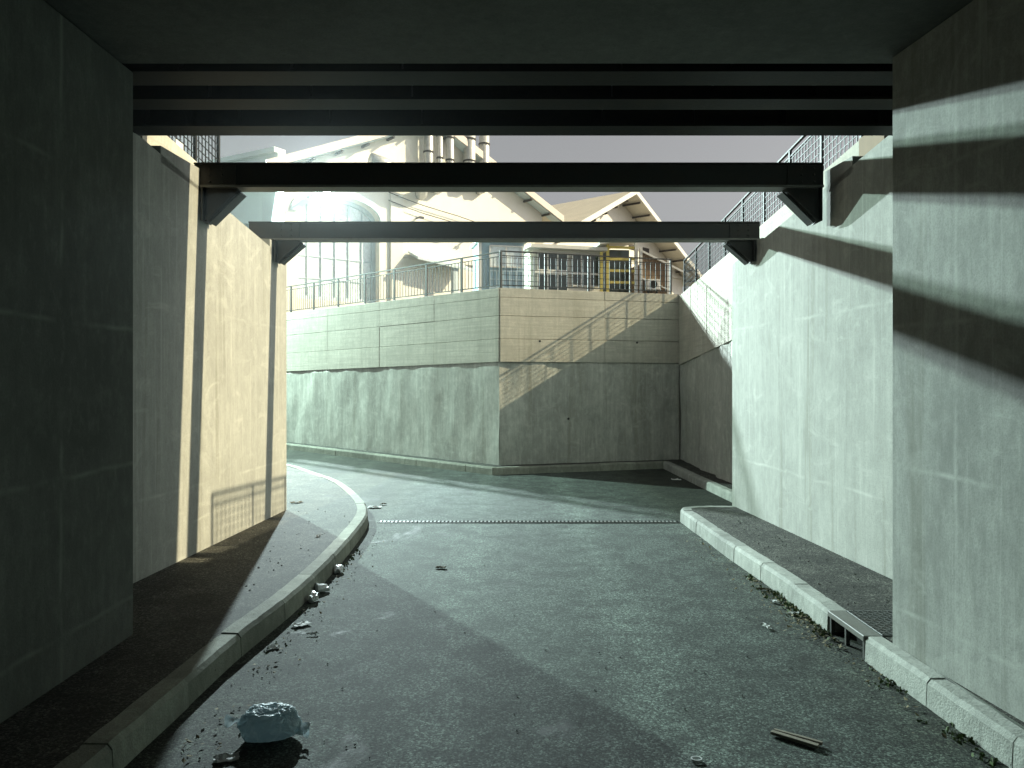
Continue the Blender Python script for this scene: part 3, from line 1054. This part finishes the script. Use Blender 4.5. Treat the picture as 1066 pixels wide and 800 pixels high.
for dz in (0.0, 0.35):
    bm = bmesh.new()
    add_tube(bm, [FA.p(4.6 + k * 0.9, 10.05 + dz - 0.14 * k - 0.05 * math.sin(k), 0.16) for k in range(8)], 0.018, 6)
    from_bm('cable', bm, 'timber', A, True)

# plant on the gable: ducts and pipes are fixed to the hall
FAp = FA.p
tube('air_duct', [FAp(3.4, 11.45, 0.75), FAp(4.0, 11.36, 0.78), FAp(5.1, 11.02, 0.8), FAp(6.0, 10.7, 0.6), FAp(6.3, 10.55, 0.1)], 0.27, 'pipe', A, 16)
for t_, zt, zb, r_ in ((6.45, 14.6, 11.35, 0.20), (7.05, 14.3, 11.2, 0.13), (7.6, 14.6, 11.2, 0.18), (8.7, 14.4, 11.35, 0.27), (9.55, 14.6, 11.3, 0.24)):
    c = tube('vent_pipe', [FAp(t_, zt, 0.45), FAp(t_, zb + 0.5, 0.45), FAp(t_, zb + 0.15, 0.4), FAp(t_, zb, 0.25), FAp(t_, zb, 0.02)], r_, 'pipe', A, 14)
    for z_ in (zb + 1.0, zb + 2.0):
        bm = bmesh.new()
        add_tube(bm, [FAp(t_, z_, 0.45), FAp(t_, z_ + 0.07, 0.45)], r_ + 0.03, 14)
        from_bm('pipe_collar', bm, 'timber', c)
FA.box('duct_box', 6.35, 7.2, 10.75, 11.3, 0.02, 0.4, 'pipe', A)
FA.box('lean_to_post', 7.55, 7.8, G, 7.4, 0.6, 0.8, 'soffit_blue', A)
hexa('lean_to_roof', [FAp(5.6, 7.55, 0.9), FAp(8.6, 7.25, 0.9), FAp(8.6, 7.6, 0.11), FAp(5.6, 7.9, 0.11),
                      FAp(5.6, 7.65, 0.9), FAp(8.6, 7.35, 0.9), FAp(8.6, 7.7, 0.11), FAp(5.6, 8.0, 0.11)], 'soffit_blue', A)

# --- second gable to the right
FB = Frame(6.19, 45.0, R(50))
B = thing('gabled_hall', 'smaller cream gabled hall whose peak shows between the two beams at right', 'building', tuple(FB.p(0, G)))
HB, EB, PB = 8.0, 9.1, 13.05
FB.plate('wall', [(-HB, G - 0.2), (HB, G - 0.2), (HB, EB), (0, PB), (-HB, EB)], [], -0.5, 0.0, 'plaster', B)
FB.box('side_wall', -HB, -HB + 0.4, G - 0.2, EB, -26, -0.51, 'plaster2', B)
FB.box('side_wall', HB - 0.4, HB, G - 0.2, EB, -26, -0.51, 'plaster2', B)
gable_roof(FB, B, -HB - 0.9, 0, HB + 0.9, EB - 0.42, PB + 0.02, 1.2, 26)
for (ta, tb, za, zb) in ((-HB - 0.95, 0, EB - 0.46, PB), (0, HB + 0.95, PB, EB - 0.46)):
    p = FB.p
    hexa('fascia_board', [p(ta, za, 1.28), p(tb, zb, 1.28), p(tb, zb, 1.205), p(ta, za, 1.205),
                          p(ta, za + 0.3, 1.28), p(tb, zb + 0.3, 1.28), p(tb, zb + 0.3, 1.205), p(ta, za + 0.3, 1.205)], 'white', B)
    for k in range(8):
        u = (k + 0.5) / 8.2
        t_, z_ = ta + (tb - ta) * u, za + (zb - za) * u
        bar('purlin', p(t_, z_ - 0.13, 1.18), p(t_, z_ - 0.13, 0.01), 0.09, 'timber', B, 0.10)
for t_ in (-3.2, -1.6, 1.6, 3.2):
    FB.box('gable_vent', t_ - 0.35, t_ + 0.35, 10.2, 10.5, 0.002, 0.05, 'timber', B)
FB.box('string_course', -HB, HB, 9.0, 9.2, 0.002, 0.12, 'plaster2', B)
window(FB, B, -6.5, -3.5, 5.6, 8.2, 4, 3, -0.07, 'dark_glass', 'white')
window(FB, B, 2.4, 5.4, 5.6, 8.2, 4, 3, -0.07, 'dark_glass', 'white')
dorm = FB.box('roof_lantern', -7.0, -5.0, 10.2, 12.4, -5.5, -3.5, 'plaster2', B)
FB.box('lantern_cap', -7.3, -4.7, 12.401, 12.6, -5.8, -3.2, 'white', dorm)
FB.box('lantern_opening', -6.6, -5.4, 11.2, 12.0, -3.499, -3.45, 'dark', dorm)

# --- pale blue block on the left
FC = Frame(-9.5, 31.2, R(150))
FC.n = -FC.n
C = thing('pale_blue_block', 'pale blue plastered block seen left of the gabled hall under the near beam', 'building', tuple(FC.p(6, G)))
holes = [arch(1.5, 2.7, 6.0, 8.6, 0.35), arch(4.3, 5.5, 6.0, 8.6, 0.35), arch(8.0, 9.2, 6.0, 8.6, 0.35)]
FC.plate('wall', [(0, G - 0.2), (14, G - 0.2), (14, 11.6), (0, 11.6)], holes, -0.4, 0.0, 'blue_wall', C)
for hset in (1.5, 4.3, 8.0):
    wd = FC.plate('window', arch(hset - 0.03, hset + 1.23, 5.97, 8.62, 0.38), [], -0.32, -0.27, 'glass', C)
    FC.box('mullion', hset + 0.57, hset + 0.63, 6.0, 8.9, -0.269, -0.22, 'frame', wd)
    for z_ in (6.8, 7.6, 8.4):
        FC.box('transom', hset, hset + 1.2, z_ - 0.03, z_ + 0.03, -0.268, -0.23, 'frame', wd)
FC.box('cornice', 0.0, 14.1, 11.601, 11.8, -0.4, 0.2, 'blue_wall', C)
FC.box('body', 0.2, 14, G - 0.2, 11.55, -12, -0.41, 'blue_wall', C)

# --- sheds in front of the right hall
FS = Frame(1.0, 29.2, R(16))
S = thing('glazed_shed', 'low shed with dark glass front and white sills behind the mesh railing', 'shed', tuple(FS.p(1.4, G)))
FS.box('body', -0.2, 2.55, G, 7.35, -2.5, -0.02, 'plaster2', S)
for a, b, z0, z1 in ((-0.05, 1.15, 6.55, 7.2), (-0.05, 1.15, 5.75, 6.4), (1.35, 2.45, 6.0, 7.2)):
    window(FS, S, a, b, z0, z1, 3, 1, -0.08, 'dark_glass', 'white', 0.04)
FS.box('sill', -0.2, 1.25, 5.55, 5.72, 0.0, 0.16, 'white', S)
FS.box('sill', -0.2, 2.5, 6.42, 6.5, 0.0, 0.14, 'white', S)
FS.box('roof', -0.4, 2.75, 7.351, 7.48, -2.7, 0.35, 'white', S)

FK = Frame(-1.15, 27.6, R(12))
K = thing('glazed_kiosk', 'pale blue kiosk with window grid just behind the railing corner', 'kiosk', tuple(FK.p(0.8, G)))
FK.box('body', 0, 1.62, G, 7.35, -1.6, -0.02, 'blue_door', K)
window(FK, K, 0.35, 1.55, 6.45, 7.2, 2, 1, -0.06, 'glass', 'white', 0.05)
window(FK, K, 0.35, 1.55, 5.4, 6.3, 5, 3, -0.06, 'blue_door', 'frame', 0.03, 'panelled_front')
FK.box('roof', -0.1, 1.72, 7.351, 7.45, -1.7, 0.15, 'white', K)
FK.box('corner_post', -0.06, 0.05, G, 7.35, -0.05, 0.06, 'white', K)

FY = Frame(3.65, 29.6, R(8))
Y = thing('slatted_shed', 'open shed with horizontal yellow slats behind the mesh railing', 'shed', tuple(FY.p(0.6, G)))
FY.box('back_board', 0.05, 1.25, G, 7.6, -1.5, -1.2, 'dark_glass', Y)
FY.box('post', 0.0, 0.1, G, 7.6, -0.1, 0.0, 'yellow', Y)
FY.box('post', 1.12, 1.24, G, 7.9, -0.1, 0.0, 'white', Y)
FY.box('post', -0.25, -0.15, G, 7.3, -0.1, 0.0, 'yellow', Y)
for z_ in (5.2, 5.65, 6.1, 6.55, 7.0, 7.45):
    FY.box('slat', 0.101, 1.119, z_, z_ + 0.09, -0.08, -0.02, 'yellow', Y)
hexa('roof', [FY.p(-0.4, 7.5, 0.5), FY.p(1.5, 7.9, 0.5), FY.p(1.5, 7.9, -1.6), FY.p(-0.4, 7.5, -1.6),
              FY.p(-0.4, 7.6, 0.5), FY.p(1.5, 8.0, 0.5), FY.p(1.5, 8.0, -1.6), FY.p(-0.4, 7.6, -1.6)], 'white', Y)

FW = Frame(5.05, 29.8, R(10))
W = thing('boarded_shed', 'brown boarded shed with white frame at the right end of the railing', 'shed', tuple(FW.p(0.5, G)))
for k in range(8):
    FW.box('board', k * 0.125, k * 0.125 + 0.118, G, 7.3 - k * 0.04, -0.05, 0.0, 'brown', W)
FW.box('frame_post', -0.10, -0.01, G, 7.5, -0.08, 0.05, 'white', W)
FW.box('frame_post', 1.01, 1.1, G, 7.1, -0.08, 0.05, 'white', W)
bar('brace', FW.p(0, 7.35, 0.03), FW.p(1.9, 6.5, 0.03), 0.07, 'white', W)
bar('brace', FW.p(0, 6.3, 0.03), FW.p(1.05, 5.9, 0.03), 0.05, 'white', W)
FW.box('side_body', 0, 1.0, G, 6.9, -1.4, -0.06, 'brown', W)
ac = thing('air_conditioner', 'white air conditioner unit outside the brown shed behind the railing', 'air conditioner', tuple(FW.p(0.3, 5.85, 0.3)))
FW.box('casing', 0.1, 0.6, 5.85, 6.25, 0.06, 0.32, 'white', ac, 0.01)
q = FW.p(0.35, 6.05, 0.321)
bm = bmesh.new()
add_tube(bm, [q, q + FW.n * 0.01], 0.15, 16)
from_bm('fan_grille', bm, 'dark', ac)
for t_ in (0.15, 0.5):
    FW.box('foot', t_, t_ + 0.05, G, 5.849, 0.12, 0.24, 'rail', ac)


# ------------------------------------------------------------------ lamps that are lit
def spot(name, loc, aim, power, col, size, cone, blend=0.3):
    d = bpy.data.lights.new(name, 'SPOT')
    d.energy = power
    d.color = col
    d.shadow_soft_size = size
    d.spot_size = R(cone)
    d.spot_blend = blend
    o = bpy.data.objects.new(name, d)
    o.location = loc
    o.rotation_euler = (Vector(aim) - Vector(loc)).to_track_quat('-Z', 'Y').to_euler()
    COL.objects.link(o)
    return o


LA = FA.p(0.93, 9.62, 1.75)
aimA = Vector((0.5, 8.5, 1.5))
fl = thing('floodlight', 'glaring cool floodlight on the gabled hall beside the arched window', 'floodlight', tuple(FA.p(0.93, 9.62, 0)))
dA = (aimA - LA).normalized()
bar('bracket', FA.p(0.93, 9.62, 0.0), LA - dA * 0.12, 0.06, 'rail', fl)
bm = bmesh.new()
add_tube(bm, [LA - dA * 0.20, LA - dA * 0.06, LA], [0.10, 0.17, 0.18], 16)
from_bm('housing', bm, 'rail', fl, True)
bm = bmesh.new()
add_tube(bm, [LA + dA * 0.002, LA + dA * 0.012], [0.16, 0.15], 16)
from_bm('lens', bm, 'cool_lamp', fl, True)
sA = spot('floodlight_beam', LA + dA * 0.05, aimA, 20500, (0.76, 0.95, 0.96), 0.12, 80, 0.1)
sA.parent = fl
sA.matrix_parent_inverse = world_mat(fl).inverted()

LB = Vector((-14.2, 29.9, 10.1))  # unseen lamp, added to cast the second set of shadows
aimB = Vector((0.5, 11.0, 0.8))
dB = (aimB - LB).normalized()
sl = thing('unseen_lamp', 'unseen pole lamp added where the ramp bends left to cast the second shadows', 'added lamp', (-15.1, 29.4, 0.2))
tube('pole', [(-15.1, 29.4, 0.0), (-15.1, 29.4, 4.0), (-15.1, 29.4, 10.4)], [0.10, 0.085, 0.06], 'rail', sl, 12)
tube('arm', [(-15.1, 29.4, 10.3), (-14.7, 29.65, 10.45), (-14.35, 29.85, 10.28)], 0.04, 'rail', sl, 8)
bm = bmesh.new()
add_tube(bm, [LB - dB * 0.30, LB - dB * 0.10, LB], [0.08, 0.16, 0.18], 14)
from_bm('lamp_head', bm, 'rail', sl, True)
bm = bmesh.new()
add_tube(bm, [LB + dB * 0.002, LB + dB * 0.012], [0.16, 0.15], 14)
from_bm('lens', bm, 'green_lamp', sl, True)
sB = spot('unseen_lamp_beam', LB + dB * 0.05, aimB, 18500, (0.70, 1.0, 0.89), 0.12, 125, 0.1)
sB.parent = sl
sB.matrix_parent_inverse = world_mat(sl).inverted()


# ------------------------------------------------------------------ small things on the ground
def gp(u, v, z=0.0):
    """plan point of a photo pixel on a level z (used once, to set the thing down)"""
    d = (CAM_H - z) * F_PX / (v - 395.0)
    return ((u - 533.0) / F_PX * d, d, z)


# plastic bag
bx, by, _ = gp(281, 768)
bag = thing('plastic_bag', 'stuffed pale blue plastic bag lying on the road at lower left', 'bag', (bx, by, 0))
bm = bmesh.new()
bmesh.ops.create_icosphere(bm, subdivisions=6, radius=1.0)
for v in bm.verts:
    c = v.co.copy()
    f = noise.fractal(c * 1.1 + Vector((3, 1, 7)), 0.8, 2.0, 2) * 0.14
    top = min(1.0, max(0.0, (c.z + c.y * 0.5 - 0.05) * 2.5)) + 0.25 * abs(c.x) ** 3
    q = c * 4.2 + noise.noise_vector(c * 2.0) * 0.8
    crease = (abs(noise.noise(q)) + 0.55 * abs(noise.noise(q * 2.3)) + 0.3 * abs(noise.noise(q * 4.9))) * (0.17 * top + 0.05)
    s = 1 + f - crease
    sx = math.copysign(abs(c.x) ** 0.82, c.x)
    x, y, z = sx * s * 0.215, c.y * s * 0.15, c.z * s * 0.115
    if c.x < -0.45:
        tp = 1 - 0.75 * (-c.x - 0.45)
        y, z = y * tp, z * tp
    z = max(z, -0.085)
    if c.z > 0:
        z *= 1.0 + 0.12 * c.x
    v.co = (bx + x, by + y, 0.100 + z)
from_bm('body', bm, 'bag', bag, True)


def crumple_sheet(name, pts_fn, nu, nv, mat, parent, smooth=True):
    bm = bmesh.new()
    g = [[bm.verts.new(pts_fn(i / nu, j / nv)) for i in range(nu + 1)] for j in range(nv + 1)]
    for j in range(nv):
        for i in range(nu):
            bm.faces.new([g[j][i], g[j][i + 1], g[j + 1][i + 1], g[j + 1][i]])
    return from_bm(name, bm, mat, parent, smooth)


for k, (ox, oz, ang, L) in enumerate(((-0.19, 0.13, 2.7, 0.10), (0.18, 0.11, -0.3, 0.09), (0.17, 0.06, 0.2, 0.11))):
    def ear(u, v, ox=ox, oz=oz, ang=ang, L=L, k=k):
        wdt = 0.02 + 0.09 * u
        d = Vector((math.cos(ang), -0.25, math.sin(ang) * 0.4 - 0.1))
        b = Vector((bx + ox, by - 0.03, oz)) + d * L * u + Vector((0, 0.6, 0.5)) * (v - 0.5) * wdt
        b += noise.noise_vector(b * 26 + Vector((k, 0, 0))) * 0.018 * (0.3 + u)
        return b
    crumple_sheet('knot_tuft', ear, 7, 6, 'bag', bag)


def litter(label, cat, u, v, size, mat, z=0.0, name='paper_scrap', asp=0.6, lift=0.02, group='litter on the road'):
    x, y, _ = gp(u, v, z)
    seed = Vector((u, v, 0))
    a = random.uniform(0, 3.14)

    def f(p, q):
        lx, ly = (p - 0.5) * size, (q - 0.5) * size * asp
        lx += noise.noise(seed + Vector((0, q * 3, 5))) * size * 0.2
        ly += noise.noise(seed + Vector((p * 3, 0, 9))) * size * 0.2
        return (x + lx * math.cos(a) - ly * math.sin(a), y + lx * math.sin(a) + ly * math.cos(a),
                z + 0.012 + lift * abs(noise.noise(seed * 0.37 + Vector((p * 3, q * 3, 0)))) * 2)
    o = crumple_sheet(name, f, 6, 5, mat, None, False)
    sm = o.modifiers.new('thickness', 'SOLIDIFY')
    sm.thickness = 0.003
    return tag(o, label, cat, group)


def cup(label, u, v, r):
    x, y, _ = gp(u, v)
    a = random.uniform(0, 6.28)
    d = Vector((math.cos(a), math.sin(a), 0.15))
    c = Vector((x, y, r * 0.95))
    bm = bmesh.new()
    add_tube(bm, [c - d * r * 1.3, c - d * r * 0.4, c + d * r * 0.5, c + d * r * 1.3], [r * 0.65, r * 0.85, r * 0.9, r], 14)
    for vv in bm.verts:
        vv.co += noise.noise_vector(vv.co * 30) * r * 0.55
        vv.co.z = max(vv.co.z, 0.008)
    o = from_bm('crushed_cup', bm, 'cup', None, False)
    return tag(o, label, 'cup', 'litter along the left kerb')


litter('torn white paper scrap below the plastic bag at the bottom edge', 'paper', 236, 792, 0.15, 'paper')
cup('crushed white cup against the left kerb, farthest of three', 352, 597, 0.048)
cup('crushed white cup against the left kerb, middle of three', 335, 617, 0.052)
cup('crushed white cup against the left kerb, nearest of three', 326, 627, 0.050)
litter('flat white scrap on the road just below the kerb cups', 'paper', 314, 652, 0.17, 'paper')
litter('small white scrap by the left kerb nearest the dark pavement', 'paper', 284, 676, 0.11, 'paper')
litter('thin pale stub lying below the flat white scrap', 'cigarette butt', 325, 662, 0.10, 'paper', asp=0.2, name='cigarette_butt')
litter('white scrap at the tip of the left kerb bend', 'paper', 390, 529, 0.24, 'paper')
litter('tiny white scrap in the middle of the left pavement', 'paper', 331, 559, 0.09, 'paper', z=SW)
litter('dark dry leaf alone in mid road past the shadow edge', 'leaf', 459, 592, 0.13, 'leaf', name='dry_leaf')
litter('white scrap on the road left of the right kerb weeds', 'paper', 798, 654, 0.15, 'paper', asp=0.25)
litter('small white scrap beside the weeds nearer the gully', 'paper', 826, 640, 0.10, 'paper')
litter('white scrap near the weeds farthest along the right kerb', 'paper', 806, 628, 0.09, 'paper')
litter('pale leaf against the right kerb above the weeds', 'leaf', 795, 615, 0.16, 'leaf', name='dry_leaf', asp=0.3)
litter('white scrap in front of the far right kerb corner', 'paper', 704, 500, 0.22, 'paper')
litter('dark dry leaf lying on the road below the kerb bend', 'leaf', 399, 526, 0.12, 'leaf', name='dry_leaf')
litter('small dark rag on the left pavement beyond the wall end', 'rag', 309, 524, 0.22, 'leaf', z=SW, name='rag', asp=0.4)
# ring
x, y, _ = gp(725, 793)
bm = bmesh.new()
for k in range(16):
    a0, a1 = 2 * math.pi * k / 16, 2 * math.pi * (k + 1) / 16
    add_bar(bm, (x + 0.032 * math.cos(a0), y + 0.026 * math.sin(a0), 0.015), (x + 0.032 * math.cos(a1), y + 0.026 * math.sin(a1), 0.015), 0.008, 0.012)
tag(from_bm('plastic_ring', bm, 'paper'), 'small pale ring lying on the road at bottom centre right', 'ring')
# wood sliver
st = thing('wood_splinter', 'split grey wooden slat lying on the road at lower right', 'wood', gp(830, 773))
for (u0, v0, u1, v1, wd) in ((803, 766, 852, 781, 0.035), (806, 764, 856, 778, 0.022)):
    a, b = Vector(gp(u0, v0)), Vector(gp(u1, v1))
    a.z = b.z = 0.024
    bar('strip', a, b, wd, 'wood', st, 0.02)

# gravel and grit
bm = bmesh.new()


def stone(bm, x, y, z, r):
    v = [bm.verts.new((x + r * math.cos(a) * random.uniform(0.7, 1.2), y + r * math.sin(a) * random.uniform(0.7, 1.2), z)) for a in (0.2, 1.8, 3.3, 4.8)]
    tpt = bm.verts.new((x + random.uniform(-0.3, 0.3) * r, y, z + r * random.uniform(0.6, 1.1)))
    for i in range(4):
        bm.faces.new([v[i], v[(i + 1) % 4], tpt])


for _ in range(800):
    y = random.uniform(4.3, 14)
    if random.random() < 0.55:
        side = random.random()
        if side < 0.5:
            x = -2.2 + abs(random.gauss(0, 0.22))
        else:
            x = xk(min(max(y, 4.4), 12.4)) - 0.02 - abs(random.gauss(0, 0.22))
    else:
        x = random.uniform(-2.1, 2.8)
    if y > 12.6:
        x = max(-2.0, x)
    stone(bm, x, y, 0.006, random.choice([0.004, 0.005, 0.006, 0.010]))
for _ in range(300):
    y = random.uniform(6.8, 13)
    stone(bm, random.uniform(-3.9, -2.5) if random.random() < 0.3 else random.uniform(3.25, 3.9), y, SW + 0.002, random.choice([0.006, 0.009, 0.014]))
tag(from_bm('gravel', bm, 'stone'), 'loose grit and small stones along the kerbs', 'gravel', kind='stuff')

# dead leaves and paper crumbs drifted into the gutters
bm = bmesh.new()
for _ in range(420):
    if random.random() < 0.75:
        y = random.choice([random.uniform(6.8, 9.2), random.gauss(7.4, 0.5), random.uniform(4.4, 11.5)])
        x = edge_x(min(max(y, 4.4), 12.4)) - 0.02 - abs(random.gauss(0, 0.16))
    else:
        y = random.uniform(4.4, 11.5)
        x = -2.16 + abs(random.gauss(0, 0.14))
    a, r_ = random.uniform(0, 6.28), random.uniform(0.008, 0.026)
    up = Vector((random.uniform(-0.6, 0.6), random.uniform(-0.6, 0.6), 1)).normalized()
    e1 = up.cross(Vector((math.cos(a), math.sin(a), 0))).normalized() * r_
    e2 = up.cross(e1).normalized() * r_ * 0.55
    c0 = Vector((x, y, 0.012 + r_ * 0.4))
    v = [bm.verts.new(c0 + q) for q in (-e1, -e2, e1 + up * r_ * 0.3, e2)]
    bm.faces.new(v)
tag(from_bm('leaf_litter', bm, 'litter_leaf'), 'dry leaf crumbs drifted along both gutters', 'leaves', kind='stuff')

# weeds along the right kerb
bm = bmesh.new()


def tuft(bm, x, y, n, h):
    for _ in range(n):
        a = random.uniform(0, 6.28)
        lean = random.uniform(0.3, 1.3)
        hh = h * random.uniform(0.4, 1.0)
        wd = random.uniform(0.008, 0.018)
        p = Vector((x + random.gauss(0, 0.03), y + random.gauss(0, 0.05), 0.0))
        d = Vector((math.cos(a) * lean, math.sin(a) * lean, 1)).normalized()
        s = d.cross(Vector((math.sin(a * 3), math.cos(a * 5), 0.3))).normalized() * wd
        m_ = p + d * hh * 0.55
        tip = p + d * hh - Vector((0, 0, hh * 0.25 * lean))
        v = [bm.verts.new(q) for q in (p - s * 0.4, p + s * 0.4, m_ + s, m_ - s, tip)]
        bm.faces.new([v[0], v[1], v[2], v[3]])
        bm.faces.new([v[3], v[2], v[4]])


for _ in range(70):
    y = random.choice([random.uniform(6.9, 9.6), random.uniform(7.0, 8.6), random.uniform(4.5, 6.4)])
    tuft(bm, xk(y) - 0.015 - abs(random.gauss(0, 0.07)), y, random.randint(3, 9), random.uniform(0.02, 0.07))
for _ in range(16):
    y = random.uniform(8.8, 13.2)
    tuft(bm, right_in(y) - 0.04, y, 6, 0.05)
for _ in range(14):
    tuft(bm, random.uniform(-2.2, -2.1), random.uniform(6.5, 11), 5, 0.04)
tag(from_bm('weeds', bm, 'weed'), 'low green weeds growing in the gutter along the right kerb', 'weeds', kind='stuff')

# ------------------------------------------------------------------ dusty air
hm = bpy.data.materials.new('dusty_air')
hm.use_nodes = True
hm.node_tree.nodes.clear()
ho = hm.node_tree.nodes.new('ShaderNodeOutputMaterial')
hv = hm.node_tree.nodes.new('ShaderNodeVolumePrincipled')
hv.inputs['Color'].default_value = (0.92, 0.97, 0.96, 1)
hv.inputs['Density'].default_value = 0.0003
hv.inputs['Anisotropy'].default_value = 0.86
hm.node_tree.links.new(hv.outputs[0], ho.inputs['Volume'])
M['haze'] = hm
tag(box('haze', -905, 905, -305, 1505, -2.2, 16.5, 'haze'), 'thin pale haze hanging in the air', 'haze', kind='stuff')
